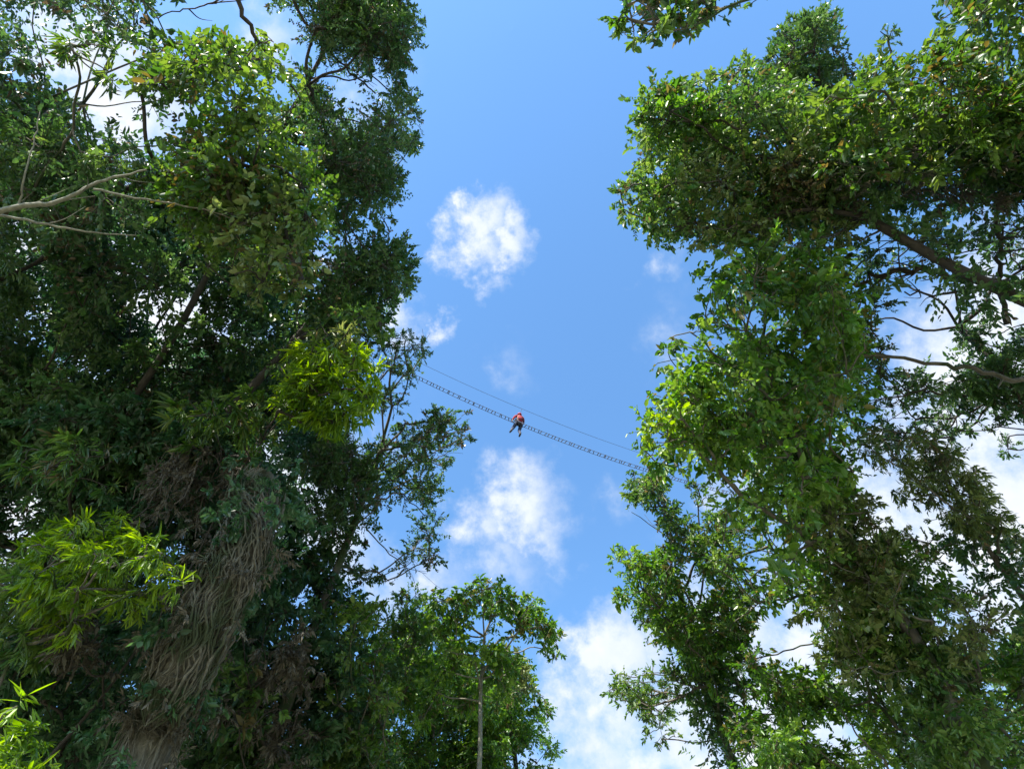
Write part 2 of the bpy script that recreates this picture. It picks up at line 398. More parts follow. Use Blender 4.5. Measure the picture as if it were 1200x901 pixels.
tree('feathery_tree', 'airy small leaved tree with see-through twigs below the left end of the rope bridge', 'tree', GL, [
    s([(380, 520), (440, 500), (480, 490), (540, 470), (546, 512), (536, 548), (500, 556), (528, 582), (515, 600), (527, 640), (500, 668), (440, 690), (370, 660), (350, 590)], (17.5, 21), .55, 120, 'small', 'dark', 1.25,
      [(425, 490, 24), (400, 620, 14), (470, 610, 16), (400, 690, 10), (440, 650, 12), (460, 640, 8), (335, 600, 8)], .8),
    s([(350, 510), (440, 520), (450, 600), (390, 640), (330, 610)], (17, 20), .7, 50, 'small', 'dark', 2.0, [(355, 580, 8)], .5),
    s([(440, 380), (470, 385), (502, 405), (500, 435), (475, 455), (470, 490), (445, 480), (430, 440)], (18, 20), .35, 34, 'fine', 'dark', .85, (), .9),
    s([(515, 480), (545, 490), (545, 520), (515, 530)], (18.5, 19.5), .3, 12, 'small', 'dark', .9, (), .9),
], (-6.5, 16), .26, 'grey', extra=[
    dict(p=[(430, 470, 19), (450, 440, 19), (475, 425, 19.3), (492, 404, 19.5)], r=(.03, .006), bark='grey', side=8),
    dict(p=[(420, 560, 19), (470, 545, 19), (510, 538, 19), (540, 520, 19.2)], r=(.03, .006), bark='grey', side=10),
    dict(p=[(430, 620, 19), (470, 660, 19.2), (500, 672, 19.5)], r=(.02, .005), bark='grey', side=8),
])
tree('bamboo', 'brightest yellow green bamboo plume just left of the rope bridge', 'bamboo', GS, [
    s([(325, 425), (370, 400), (420, 408), (447, 425), (450, 462), (420, 492), (370, 505), (330, 500)], (13.5, 15.5), .6, 110, 'bamboo', 'bright', 3.6, (), .5),
    s([(200, 470), (330, 460), (330, 510), (280, 560), (225, 540), (190, 510)], (13.5, 16), .55, 45, 'bamboo', 'yellow', 1.3, (), .5),
    s([(360, 380), (420, 380), (420, 410), (370, 410)], (14, 15), .4, 10, 'bamboo', 'olive', .8),
], (-10, 14), .05, 'dark', ivy=0)
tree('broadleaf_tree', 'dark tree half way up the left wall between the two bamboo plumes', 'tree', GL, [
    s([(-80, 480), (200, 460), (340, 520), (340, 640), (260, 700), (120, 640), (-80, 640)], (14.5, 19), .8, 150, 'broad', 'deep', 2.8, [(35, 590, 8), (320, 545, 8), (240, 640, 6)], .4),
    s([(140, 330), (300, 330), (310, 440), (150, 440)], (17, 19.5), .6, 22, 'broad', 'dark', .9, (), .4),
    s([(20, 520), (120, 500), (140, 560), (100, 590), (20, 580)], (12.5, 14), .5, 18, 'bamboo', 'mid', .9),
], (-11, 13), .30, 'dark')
tree('bamboo', 'yellow green bamboo plume hanging over the dark lower left', 'bamboo', GS, [
    s([(20, 640), (70, 610), (130, 600), (190, 640), (232, 668), (215, 705), (160, 715), (110, 745), (50, 740)], (10.5, 12.5), .45, 60, 'bamboo', 'bright', 1.5, (), .5, .8),
    s([(-60, 660), (60, 660), (120, 720), (80, 780), (-60, 760)], (11, 13), .5, 36, 'bamboo', 'mid', 1.3, (), .5),
], (-9.5, 11.5), .07, 'grey', ivy=0)
tree('fern_tree', 'shaded shrubby tree hung with dead vines at the lower left edge', 'tree', GL, [
    s([(-80, 640), (300, 640), (330, 960), (-80, 960)], (19, 24), 1.1, 130, 'broad', 'dark', 2.6, (), .2),
    s([(-80, 720), (60, 740), (220, 700), (200, 800), (140, 950), (-80, 950)], (12, 17), .8, 130, 'broad', 'deep', 3.2, (), .4),
    s([(60, 720), (130, 710), (130, 790), (70, 800)], (11, 12.5), .5, 22, 'shaggy', 'dead', 1.3, (), .8),
], (-13, 16), .25, 'dark')
tree('bamboo', 'fresh lime green bamboo spray in the bottom left corner', 'bamboo', GS, [
    s([(-60, 800), (10, 812), (40, 840), (62, 880), (60, 960), (-60, 960)], (8, 9.5), .35, 30, 'bamboo', 'bright', 1.9, (), .5, .8),
], (-8, 9.5), .05, 'grey', ivy=0)
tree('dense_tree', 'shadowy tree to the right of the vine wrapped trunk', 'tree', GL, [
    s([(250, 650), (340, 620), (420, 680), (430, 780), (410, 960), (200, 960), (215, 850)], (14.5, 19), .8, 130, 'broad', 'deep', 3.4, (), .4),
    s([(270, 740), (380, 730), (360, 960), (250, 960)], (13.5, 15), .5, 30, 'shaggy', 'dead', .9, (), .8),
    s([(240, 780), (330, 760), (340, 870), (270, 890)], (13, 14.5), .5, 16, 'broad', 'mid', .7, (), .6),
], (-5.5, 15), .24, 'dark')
tree('shrub_tree', 'olive leaved slim tree between the shadowy tree and the pale trunk', 'tree', GB, [
    s([(380, 700), (440, 680), (458, 740), (455, 860), (470, 960), (380, 960)], (14.5, 16.5), .5, 80, 'small', 'yellow', 1.6, [(436, 700, 8)], .4, 1.2),
    s([(370, 740), (470, 780), (470, 960), (360, 960)], (16.5, 19), .7, 60, 'broad', 'dark', 2.2, (), .4),
], (-3.2, 16.5), .16, 'grey')
tree('dense_tree', 'full mid green tree directly left of the pale straight trunk', 'tree', GB, [
    s([(440, 745), (470, 725), (505, 722), (535, 760), (556, 790), (580, 810), (600, 960), (430, 960)], (22, 26), .8, 150, 'broad', 'green', 4.6, [(476, 850, 5)], .4, .8),
    s([(425, 720), (455, 695), (490, 690), (505, 720), (520, 790), (440, 800)], (20, 22), .5, 34, 'small', 'mid', 2.2, (), .5, 1.2),
], (-3, 25), .26, 'grey')
c1 = at(568, 745, 19.5)
tree('umbrella_tree', 'slender tree with a straight pale trunk and a lobed umbrella crown', 'tree', GB, [
    s([(494, 735), (498, 712), (515, 696), (535, 698), (548, 712), (558, 740), (540, 752), (505, 752)], (18.5, 20.5), .5, 26, 'broad', 'green', 2.6, (), .4, .8),
    s([(540, 690), (555, 677), (582, 676), (594, 695), (600, 728), (585, 738), (568, 722), (545, 708)], (18.5, 20.5), .45, 26, 'broad', 'green', 2.6, (), .4, .8),
    s([(594, 715), (604, 697), (625, 693), (642, 715), (654, 742), (652, 772), (636, 766), (620, 744), (598, 752)], (18.5, 20.5), .45, 32, 'broad', 'green', 2.8, (), .4, .8),
    s([(490, 765), (555, 750), (605, 765), (614, 825), (560, 822), (495, 850)], (17.6, 20.5), .45, 46, 'broad', 'green', 2.6, (), .5, .8),
    s([(575, 768), (600, 760), (622, 775), (628, 812), (600, 820), (575, 800)], (20, 21.5), .45, 16, 'broad', 'olive', 1.6, (), .5, .8),
], (c1[0], c1[1]), .13, 'grey', top=c1, trunk_bark='pale', ivy=0)
tree('dense_tree', 'bushy tree with a dark right shoulder against the low white cloud', 'tree', GB, [
    s([(560, 790), (580, 765), (605, 762), (622, 785), (626, 810), (645, 835), (640, 860), (662, 890), (672, 960), (550, 960)], (24, 28), .8, 110, 'broad', 'green', 2.6, [(625, 885, 10), (600, 895, 7), (628, 815, 4)], .4, .85),
    s([(590, 768), (622, 790), (624, 815), (590, 815)], (24, 26), .5, 20, 'broad', 'dark', 1.5, (), .4, .8),
], (1.5, 28), .26, 'dark')

# ================================================================= vine wrapped trunk
vr = empty('vine_wrapped_trunk', tuple(np.append(at(150, 905, 11.4)[:2], 0)), 'leaning grey brown trunk matted all over with dead climbing vines', 'tree', GL)
axis = smooth_path(np.vstack([[at(150, 905, 11.4)[0] + .1, at(150, 905, 11.4)[1] - .1, -.1], at([160, 205, 255, 290, 305], [905, 800, 700, 625, 560], [11.2, 11.4, 11.8, 12.4, 13.6])]), 10)
tb = Tubes(); tb.add(axis, np.linspace(.46, .27, len(axis)) + rng.normal(0, .02, len(axis)), 14); tb.build('trunk', BARK['vine'], vr)
tb = Tubes(); Tn = np.gradient(axis, axis=0); Tn = unit(Tn); A = unit(np.cross(Tn, [0, 0, 1.]) + np.array([.001, 0, 0])); B = np.cross(Tn, A)
for k in range(260):
    i0 = rng.integers(0, len(axis) - 14); i1 = min(len(axis) - 1, i0 + rng.integers(10, 34)); m = i1 - i0
    th = rng.uniform(0, 6.28) + np.linspace(0, rng.normal(0, 1.5), m) + np.cumsum(rng.normal(0, .1, m))
    rr = np.linspace(.48, .30, len(axis))[i0:i1] * rng.uniform(.96, 1.28) + np.abs(np.cumsum(rng.normal(0, .015, m)))
    P = axis[i0:i1] + A[i0:i1] * (np.cos(th) * rr)[:, None] + B[i0:i1] * (np.sin(th) * rr)[:, None]
    q = rng.uniform(.004, .012) if k % 4 else rng.uniform(.012, .028); tb.add(P + rng.normal(0, .02, P.shape), q * rng.uniform(.6, 1.3, m), 5)
C = axis[12:][rng.integers(0, len(axis) - 12, 60)] + rng.normal(0, .35, (60, 3)); 
V, Q, tone, TV, TQ = twigs_and_leaves(C, np.full(60, .5), 'shaggy', 6000, .7, .7)
link('dead_foliage', mesh_np('dead_foliage', V, Q, tone), LEAF['dead'], vr)
tb.add_raw(TV, TQ); tb.build('vines', BARK['vine'], vr)
C = axis[14:][rng.integers(0, len(axis) - 14, 60)] + rng.normal(0, .55, (60, 3))
V, Q, tone, _, _ = twigs_and_leaves(C, np.full(60, .4), 'broad', 4200, 0, .8)
link('ivy', mesh_np('ivy', V, Q, tone), LEAF['deep'], vr)

# hanging dead vine curtains
def curtain(label, boxes, base, mat='dead', n=60):
    root = empty('dead_vines', (base[0], base[1], base[2]), label, 'vines', 'curtains of dead vines')
    tb = Tubes(); Cs = []
    for (x0, y0, x1, y1, d0, d1) in boxes:
        for _ in range(n):
            x = rng.uniform(x0, x1); y = rng.uniform(y0, y0 + (y1 - y0) * .5); d = rng.uniform(d0, d1); p = at(x, y, d)
            l = rng.uniform(.6, 2.2); m = 7
            P = p + np.cumsum(np.vstack([[0, 0, 0], rng.normal(0, .07, (m - 1, 3)) + np.array([0, 0, -l / m])]), 0)
            tb.add(P, np.full(m, rng.uniform(.006, .018)), 4); Cs.append(P[rng.integers(0, m)])
    Cs = np.array(Cs)
    V, Q, tone, TV, TQ = twigs_and_leaves(Cs, np.full(len(Cs), .4), 'shaggy', len(Cs) * 70, .5, .75)
    tb.add_raw(TV, TQ); tb.build('vine', BARK['liana'], root)
    link('dead_foliage', mesh_np('dead_foliage', V, Q, tone), LEAF[mat], root)
curtain('brown dead vines hanging in the dark above the vine wrapped trunk', [(190, 520, 310, 640, 14, 15.5)], at(240, 540, 14))
curtain('brown dead vine tangle under the sunlit leaves at the upper right', [(900, 175, 1220, 290, 15.2, 16.6)], at(1050, 190, 15), n=60)

# ================================================================= RIGHT SIDE
HR = [(1110, 330, 34), (1160, 345, 24), (1075, 385, 34), (1185, 355, 20), (1150, 545, 26), (1190, 560, 26), (1190, 395, 14), (1110, 380, 14), (1045, 330, 10), (1070, 500, 10), (1120, 425, 10)]
tree('broadleaf_tree', 'thin leafy bough dipping into the top of the sky from overhead', 'tree', GR, [
    s([(714, -50), (900, -50), (905, 0), (880, 22), (862, 12), (830, 22), (812, 40), (795, 36), (780, 30), (764, 62), (752, 50), (738, 50), (722, 30)], (9.5, 11), .32, 46, 'broad', 'mid', 1.5, (), .7, .8),
    s([(717, -20), (745, -20), (742, 50), (724, 40)], (9.8, 10.5), .25, 8, 'broad', 'green', .9, (), .7, .8),
], (5, -7), .22, 'grey', top=at(900, -160, 10.5), extra=[dict(p=[(930, -120, 10.5), (850, -40, 10.3), (790, -5, 10.2), (760, 20, 10.2)], r=(.04, .008), side=5)])
tree('broadleaf_tree', 'thick crowned tree jutting out at the upper right of the blue gap', 'tree', GR, [
    s([(742, 112), (760, 90), (790, 86), (812, 100), (835, 78), (870, 72), (905, 92), (980, 120), (1010, 290), (900, 300), (850, 285), (800, 298), (780, 290), (755, 272), (735, 262), (718, 232), (745, 200), (748, 178), (736, 152), (752, 140)], (15, 18.5), .7, 200, 'broad', 'mid', 3.0, (), .4, .85),
    s([(745, 105), (840, 90), (860, 150), (780, 170), (750, 150)], (14.6, 15.6), .5, 26, 'broad', 'green', 1.3, (), .4),
    s([(780, 180), (980, 160), (1000, 290), (860, 290), (790, 290)], (14.6, 16), .6, 60, 'broad', 'olive', 1.1, (), .5, .7),
    s([(718, 222), (760, 210), (790, 290), (740, 262)], (15, 16), .3, 16, 'broad', 'mid', 1.0, (), .5, .8),
], (17, 7), .26, 'dark', ivy=9000)
tree('dense_tree', 'dark pointed tree top rising behind the thick crown at the upper right', 'tree', GR, [
    s([(885, 100), (900, 62), (925, 25), (950, 12), (975, 10), (982, 40), (1002, 45), (1000, 85), (985, 120), (930, 150), (880, 130)], (18, 20.5), .6, 70, 'small', 'dark', 3.8, [(990, 70, 4)], .3, 1.3),
    s([(905, 60), (930, 25), (940, 60), (915, 100), (895, 100)], (17.5, 18.5), .4, 14, 'small', 'yellow', 1.1, (), .3, 1.1),
], (17, 4), .22, 'dark')
tree('broadleaf_tree', 'sunlit yellow green tree spreading across the upper right', 'tree', GR, [
    s([(930, 140), (975, 100), (1010, 75), (1060, 60), (1090, 40), (1120, 50), (1280, 60), (1280, 200), (1100, 210), (960, 215)], (13, 16.5), .65, 150, 'broad', 'yellow', 2.2, (), .4),
    s([(960, 130), (1280, 100), (1280, 250), (950, 260)], (15, 18.5), .8, 110, 'broad', 'dark', 2.6, (), .3),
    s([(1025, 40), (1045, 30), (1050, 70), (1020, 70)], (15, 16), .25, 7, 'fine', 'dark', .8),
    s([(1100, 100), (1280, 90), (1280, 160), (1120, 165)], (12.6, 13.6), .5, 26, 'bamboo', 'green', .9, (), .4),
], (18, 6), .26, 'grey', ivy=8000)
tree('broadleaf_tree', 'overhanging tree of big glossy leaves filling the top right corner', 'tree', GR, [
    s([(1092, -60), (1290, -60), (1290, 90), (1180, 80), (1150, 50), (1105, 20)], (11, 13.5), .5, 60, 'large', 'yellow', 1.4, [(1125, 45, 8)], .5, .6),
    s([(1085, -40), (1150, -40), (1180, 50), (1120, 50), (1095, 20)], (13, 15), .5, 26, 'broad', 'dark', 1.1, (), .5),
], (12, -3), .3, 'grey')
tree('broadleaf_tree', 'tall green tree draped in large leaved creeper down the right edge of the gap', 'tree', GR, [
    s([(828, 300), (900, 270), (980, 270), (1010, 330), (1020, 470), (1000, 600), (965, 700), (890, 720), (858, 640), (830, 585), (760, 548), (748, 522), (750, 490), (770, 470), (785, 440), (768, 425), (778, 400), (812, 380), (828, 350), (818, 325)], (13.5, 17.5), .65, 240, 'large', 'green', 1.75, [(895, 385, 6), (825, 560, 12), (848, 610, 12), (870, 650, 8), (915, 640, 7), (945, 690, 7)], .4, .68),
    s([(750, 485), (800, 440), (850, 430), (880, 520), (830, 560), (755, 535)], (13.2, 14.5), .5, 50, 'large', 'green', 1.3, (), .4, .62),
    s([(850, 300), (990, 290), (1010, 480), (980, 660), (900, 700), (870, 560)], (17, 21), .8, 90, 'broad', 'mid', 1.3, [(830, 590, 14), (860, 545, 10), (895, 385, 6), (915, 640, 8)], .3),
    s([(755, 490), (810, 455), (840, 480), (800, 530), (760, 525)], (13, 13.8), .4, 18, 'broad', 'bright', .7, (), .4),
    s([(870, 560), (950, 480), (980, 560), (930, 690), (900, 680)], (12.8, 14), .45, 26, 'large', 'green', .8, (), .4, .7),
], (11, 15), .3, 'grey', ivy=9000, ivy_mat='mid')
tree('broadleaf_tree', 'open tree on the right with dark crooked boughs against the bright cloud', 'tree', GR, [
    s([(980, 280), (1280, 240), (1280, 320), (1200, 300), (1120, 290), (1060, 320), (1000, 340)], (15.5, 20), .6, 60, 'small', 'dark', 1.7, HR, .6, 1.2),
    s([(990, 330), (1280, 300), (1280, 540), (1060, 530), (1000, 480)], (16, 21), .5, 60, 'small', 'dark', .55, HR, .8, 1.1),
    s([(1115, 400), (1160, 375), (1280, 370), (1280, 500), (1160, 490), (1100, 480)], (16, 18), .6, 46, 'shaggy', 'dark', 2.2, (), .5),
    s([(1000, 470), (1130, 440), (1160, 500), (1060, 530), (1000, 530)], (16, 19), .5, 30, 'small', 'dark', .9, (), .7, 1.2),
    s([(1280, 480), (1190, 500), (1280, 530)], (17, 18), .4, 8, 'small', 'dark', 1),
], (17, 12), .32, 'dark', extra=[
    dict(p=[(1290, 322, 17), (1200, 333, 16.8), (1140, 326, 16.6), (1090, 318, 16.6), (1045, 318, 16.7), (1000, 332, 17)], r=(.13, .05), bark='dark', side=12, wob=.05),
    dict(p=[(1290, 460, 16), (1200, 448, 15.6), (1130, 432, 15.6), (1060, 421, 15.6), (980, 415, 15.8)], r=(.075, .03), bark='grey', side=6, wob=.03),
    dict(p=[(1180, 380, 17), (1174, 330, 17), (1172, 290, 17), (1165, 240, 17)], r=(.07, .05), bark='dark', side=4, wob=.05),
    dict(p=[(1180, 330, 17), (1110, 345, 17.2), (1060, 342, 17.4)], r=(.05, .02), bark='dark', side=7, wob=.04),
    dict(p=[(1230, 290, 17), (1150, 294, 17.2), (1080, 300, 17.4)], r=(.03, .01), bark='dark', side=7, wob=.04),
])
tree('shrub_tree', 'olive green plume slanting down towards the right edge over white cloud', 'tree', GR, [
    s([(1005, 508), (1060, 500), (1100, 512), (1140, 545), (1175, 595), (1190, 640), (1150, 632), (1100, 605), (1030, 580)], (14.5, 16.5), .5, 70, 'shaggy', 'olive', 2.4, [(1040, 560, 7)], .4, .8),
    s([(1080, 580), (1280, 640), (1280, 720), (1200, 690), (1120, 640)], (15, 17), .45, 22, 'small', 'olive', .55, (), .9),
], (13, 14), .16, 'grey')
tree('feathery_tree', 'sparse small leaved tree hanging against the cloud at the lower right of the gap', 'tree', GR, [
    s([(748, 545), (800, 560), (840, 590), (840, 640), (790, 650), (765, 600), (728, 582)], (17.5, 20), .5, 60, 'broad', 'mid', 1.9, [(800, 590, 5), (790, 560, 4)], .8, .75),
    s([(706, 660), (730, 638), (752, 655), (780, 640), (850, 620), (880, 700), (880, 780), (830, 800), (790, 770), (760, 735), (722, 695)], (17, 20), .65, 120, 'broad', 'green', 2.6, [(722, 670, 6), (820, 700, 7), (830, 620, 8), (810, 660, 6)], .6, .78),
    s([(700, 802), (725, 785), (760, 788), (800, 782), (840, 770), (880, 790), (850, 840), (800, 830), (790, 880), (765, 870), (752, 840), (715, 812)], (17.5, 20), .5, 80, 'small', 'mid', 2.3, [(790, 845, 5)], .8, 1.1),
    s([(745, 700), (800, 700), (800, 745), (760, 742)], (18, 19.5), .35, 12, 'fine', 'mid', .7, (), .9, 1.2),
    s([(830, 840), (880, 850), (880, 900), (850, 910), (825, 870)], (17, 19), .4, 16, 'small', 'dark', 1.0, (), .8, 1.1),
], (7, 19), .24, 'grey', extra=[
    dict(p=[(900, 640, 18), (850, 655, 18), (800, 640, 18.2), (740, 600, 18.6)], r=(.04, .008), side=9),
    dict(p=[(960, 752, 18.4), (900, 768, 18), (850, 780, 18), (790, 795, 18.2), (720, 800, 18.6)], r=(.022, .008), side=9),
    dict(p=[(880, 860, 18), (868, 810, 18), (855, 780, 18)], r=(.03, .02), side=2, bark='pale'),
])
tree('broadleaf_tree', 'wide mixed green tree with long slanting pale stems at the lower right', 'tree', GR, [
    s([(850, 800), (880, 730), (960, 650), (1050, 620), (1120, 690), (1200, 720), (1280, 740), (1280, 960), (860, 960), (845, 870)], (14, 18.5), .6, 230, 'small', 'green', 1.6, [(918, 745, 22), (945, 790, 8), (965, 860, 14), (985, 862, 9), (1155, 745, 10), (855, 880, 12)], .5, 1.3),
    s([(1080, 760), (1280, 740), (1280, 960), (1020, 960)], (17, 21), .9, 60, 'broad', 'mid', 1.2, [(1155, 745, 12)], .3),
    s([(930, 700), (1040, 620), (1080, 690), (1180, 720), (1280, 760), (1280, 820), (1000, 800), (930, 760)], (12.8, 15), .5, 60, 'small', 'olive', 1.0, [(918, 745, 22)], .7, 1.2),
    s([(865, 800), (900, 775), (960, 790), (1010, 830), (1000, 960), (850, 960), (850, 880)], (15, 18), .55, 60, 'broad', 'green', 1.9, [(965, 862, 9), (895, 830, 6)], .5, .8),
    s([(835, 590), (900, 600), (900, 700), (860, 760), (835, 740)], (16, 19), .5, 30, 'small', 'mid', 1.5, [(855, 690, 6)], .6, 1.2),
    s([(850, 880), (920, 820), (1000, 900), (960, 960), (850, 960)], (13, 15), .5, 30, 'broad', 'green', .9, [(965, 860, 14)], .5, .8),
], (12, 17), .26, 'grey', extra=[
    dict(p=[(1290, 960, 13.4), (1170, 850, 13.6), (1120, 775, 13.8), (1060, 700, 14.2), (1020, 640, 14.6)], r=(.04, .014), bark='grey', side=4),
    dict(p=[(1190, 960, 13.4), (1160, 850, 13.6), (1145, 800, 13.8), (1090, 730, 14.2)], r=(.035, .012), bark='grey', side=4),
    dict(p=[(1060, 930, 13.6), (1035, 890, 13.6), (1005, 860, 13.8), (985, 830, 14)], r=(.03, .012), bark='grey', side=3),
])
tree('shrub_tree', 'pale grey green feathery tree in front of the right hand creeper', 'tree', GR, [
    s([(960, 600), (1000, 580), (1060, 600), (1070, 680), (1000, 710), (955, 680)], (13.6, 15), .45, 34, 'fine', 'olive', 1.4, (), .6, 1.3),
    s([(1010, 640), (1110, 620), (1140, 700), (1060, 720)], (14, 16), .45, 26, 'small', 'mid', 1.3, (), .6),
], (9.5, 15.5), .12, 'grey')

# ================================================================= rope bridge, safety cable, person
def on(px, py, h):      # where the line of sight meets height h
    v = direction(px, py); return CAM + v * (h - CAM[2]) / v[2]
HB = 23.2
A0 = on(380, 394, HB + .05); B0 = on(880, 591, HB + .05)
bdir = (B0 - A0); Lb = np.linalg.norm(bdir); bdir /= Lb; bside = np.cross(bdir, [0, 0, 1.]); bside /= np.linalg.norm(bside)
def bridge_pt(t, dz=0, side=0): return A0 + (B0 - A0) * t + np.array([0, 0, -1.3 * 4 * t * (1 - t) + .5 + dz]) + bside * side
m_rope = plain('weathered_rope', (.10, .085, .07), .9, noise=.3); m_wood = plain('weathered_slat', (.09, .075, .055), .85, noise=.3, scale=8); m_steel = plain('dull_steel_cable', (.10, .10, .105), .5, .6)
br = empty('rope_bridge', A0, 'high rope bridge of thin cables and small wooden steps strung across the sky', 'rope bridge')
ts = np.linspace(0, 1, 60)
for sd in (-.06, .06):
    tb = Tubes(); tb.add(np.array([bridge_pt(t, 0, sd) for t in ts]), np.full(60, .009), 6); tb.build('rope', m_rope, br)
def box(c, ax, ay, az, hx, hy, hz):
    V = np.array([c + ax * sx * hx + ay * sy * hy + az * sz * hz for sx in (-1, 1) for sy in (-1, 1) for sz in (-1, 1)])
    Q = np.array([[0, 1, 3, 2], [4, 6, 7, 5], [0, 4, 5, 1], [2, 3, 7, 6], [0, 2, 6, 4], [1, 5, 7, 3]]); return V, Q
ns = int(Lb / .135)
for i in range(1, ns):
    t = i / ns + rng.normal(0, .002); p = bridge_pt(t, .02); y = unit(bside + bdir * rng.normal(0, .16)); x = unit(np.cross(y, [0, 0, 1.])) ; z = np.cross(x, y)
    V, Q = box(p, x, y, z, .014, .07, .008); tb = Tubes(); tb.add_raw(V, Q)
    o = link('step', mesh_np('step', V, Q), m_wood, br); mod = o.modifiers.new('bevel', 'BEVEL'); mod.width = .004
cb = empty('safety_cable', bridge_pt(0, .85), 'single thin steel cable running above the rope bridge', 'cable')
tb = Tubes(); tb.add(np.array([bridge_pt(t, 1.08 + .1 * 4 * t * (1 - t)) for t in ts]), np.full(60, .007), 6)
o = tb.build('cable', m_steel, cb)

# person astride the bridge, arms out, clipped to the cable
tp = min(ts, key=lambda t: np.linalg.norm(np.cross(unit(direction(611, 493)), bridge_pt(t) - CAM)))
pp = bridge_pt(tp, .045)
pr_ = empty('person', pp, 'person in red top, red helmet and dark trousers straddling the rope bridge', 'person')
yaw = math.atan2(bdir[1], bdir[0]); pr_.rotation_euler = (0, 0, yaw + math.pi / 2); pr_.scale = (.80,) * 3
def skin(name, verts, edges, rad, mat, roots=(0,), sub=2, parent=pr_):
    me = bpy.data.meshes.new(name); me.from_pydata([tuple(v) for v in verts], edges, []); o = bpy.data.objects.new(name, me); COL.objects.link(o); o.parent = parent
    me.materials.append(mat)
    sk = o.modifiers.new('skin', 'SKIN'); sk.use_smooth_shade = True
    lay = me.skin_vertices[0].data
    for i, r in enumerate(rad): lay[i].radius = (r, r) if not isinstance(r, tuple) else r; lay[i].use_root = i in roots
    sb = o.modifiers.new('sub', 'SUBSURF'); sb.levels = sb.render_levels = sub
    return o
m_skin = plain('skin', (.35, .19, .12), .5, noise=.05); m_red = plain('red_cotton', (.20, .008, .016), .9); m_hel = plain('red_helmet', (.5, .03, .05), .3)  # shirt red is darkened: its backlit shade is put into the colour
m_trs = plain('navy_trousers', (.02, .03, .07), .85); m_blk = plain('black_webbing', (.015, .015, .018), .7); m_shoe = plain('grey_shoe', (.04, .04, .05), .7)
# local axes: x forward along the bridge, y to the left, z up; seat at z=.08
vs = [(0, 0, .12), (0, 0, .28), (.01, 0, .45), (.0, 0, .56), (.02, 0, .63), (.035, 0, .74), (.04, 0, .81)]
rd = [(.13, .16), (.12, .14), (.13, .16), (.09, .12), .055, (.085, .075), (.07, .062)]
ed = [(i, i + 1) for i in range(6)]; n0 = 7
def limb(start, pts, rads):
    prev = start
    for p, r in zip(pts, rads): vs.append(p); rd.append(r); ed.append((prev, len(vs) - 1)); prev = len(vs) - 1
    return prev
LEG_L = [(.05, .12, .07), (.26, .24, -.22), (.10, .36, -.62), (.20, .39, -.68)]; LEG_R = [(.05, -.10, .07), (.26, -.08, -.24), (.10, -.06, -.66), (.20, -.07, -.73)]
for lg in (LEG_L, LEG_R): limb(0, lg, [.085, .058, .040, .034])
ARM_L = [(0, .18, .53), (-.02, .30, .28), (.03, .36, .06)]; ARM_R = [(0, -.18, .53), (.14, -.27, .40), (.17, -.06, .56)]
hl = limb(3, ARM_L, [.052, .040, .028]); hr = limb(3, ARM_R, [.052, .040, .028])
for hand, dz in ((hl, -1), (hr, 1)):
    w = np.array(vs[hand]); pm = w + np.array([.045, 0, .035 * dz]); limb(hand, [tuple(pm)], [.028])
roots = [0]
for hand, dz in (((.03, .36, .06), -1), ((.17, -.06, .56), 1)):
    w = np.array(hand) + np.array([.045, 0, .035 * dz])
    for fi, (off, ln) in enumerate([(-.028, .062), (-.01, .072), (.01, .068), (.028, .052)]):
        i = len(vs); roots.append(i); f = np.array([.6, 0, .8 * dz]); b = w + np.array([0, off, 0])
        vs += [tuple(b), tuple(b + f * ln * .55), tuple(b + f * ln * .8 + np.array([-.02, 0, -.01 * dz]))]; rd += [.010, .009, .007]; ed += [(i, i + 1), (i + 1, i + 2)]
    i = len(vs); roots.append(i); vs += [tuple(w + np.array([-.005, -.02, 0])), tuple(w + np.array([0, -.048, .02 * dz])), tuple(w + np.array([.02, -.055, .04 * dz]))]; rd += [.012, .010, .008]; ed += [(i, i + 1), (i + 1, i + 2)]
# nose, brow, ears
for a, b, r in (((.11, 0, .76), (.135, 0, .735), .012), ((.10, .03, .765), (.113, .03, .765), .011), ((.10, -.03, .765), (.113, -.03, .765), .011), ((.03, .078, .765), (.03, .09, .74), .014), ((.03, -.078, .765), (.03, -.09, .74), .014), ((.105, -.02, .705), (.105, .02, .705), .009)):
    i = len(vs); roots.append(i); vs += [a, b]; rd += [r, r * .8]; ed.append((i, i + 1))
skin('body', vs, ed, rd, m_skin, roots)
skin('shirt', [(.01, 0, .06), (0, 0, .28), (.01, 0, .45), (0, 0, .565), (0, .185, .535), (-.02, .30, .28), (.02, .35, .10), (0, -.185, .535), (.14, -.27, .40), (.165, -.09, .535)],
     [(0, 1), (1, 2), (2, 3), (3, 4), (4, 5), (5, 6), (3, 7), (7, 8), (8, 9)], [(.165, .185), (.14, .165), (.145, .175), (.085, .12), .068, .056, .042, .068, .056, .042], m_red)
skin('trousers', [(0, 0, .13), *LEG_L[:3], *LEG_R[:3]], [(0, 1), (1, 2), (2, 3), (0, 4), (4, 5), (5, 6)], [(.14, .175), .105, .078, .06, .105, .078, .06], m_trs)
for lg in (LEG_L, LEG_R):
    a = np.array(lg[2]); b = np.array(lg[3]); skin('shoe', [tuple(a + (0, 0, .05)), tuple(a + (.0, 0, -.075)), tuple(b + (0, 0, -.01)), tuple(b + (.07, 0, 0))], [(0, 1), (1, 2), (2, 3)], [.06, .052, .048, .038], m_shoe)
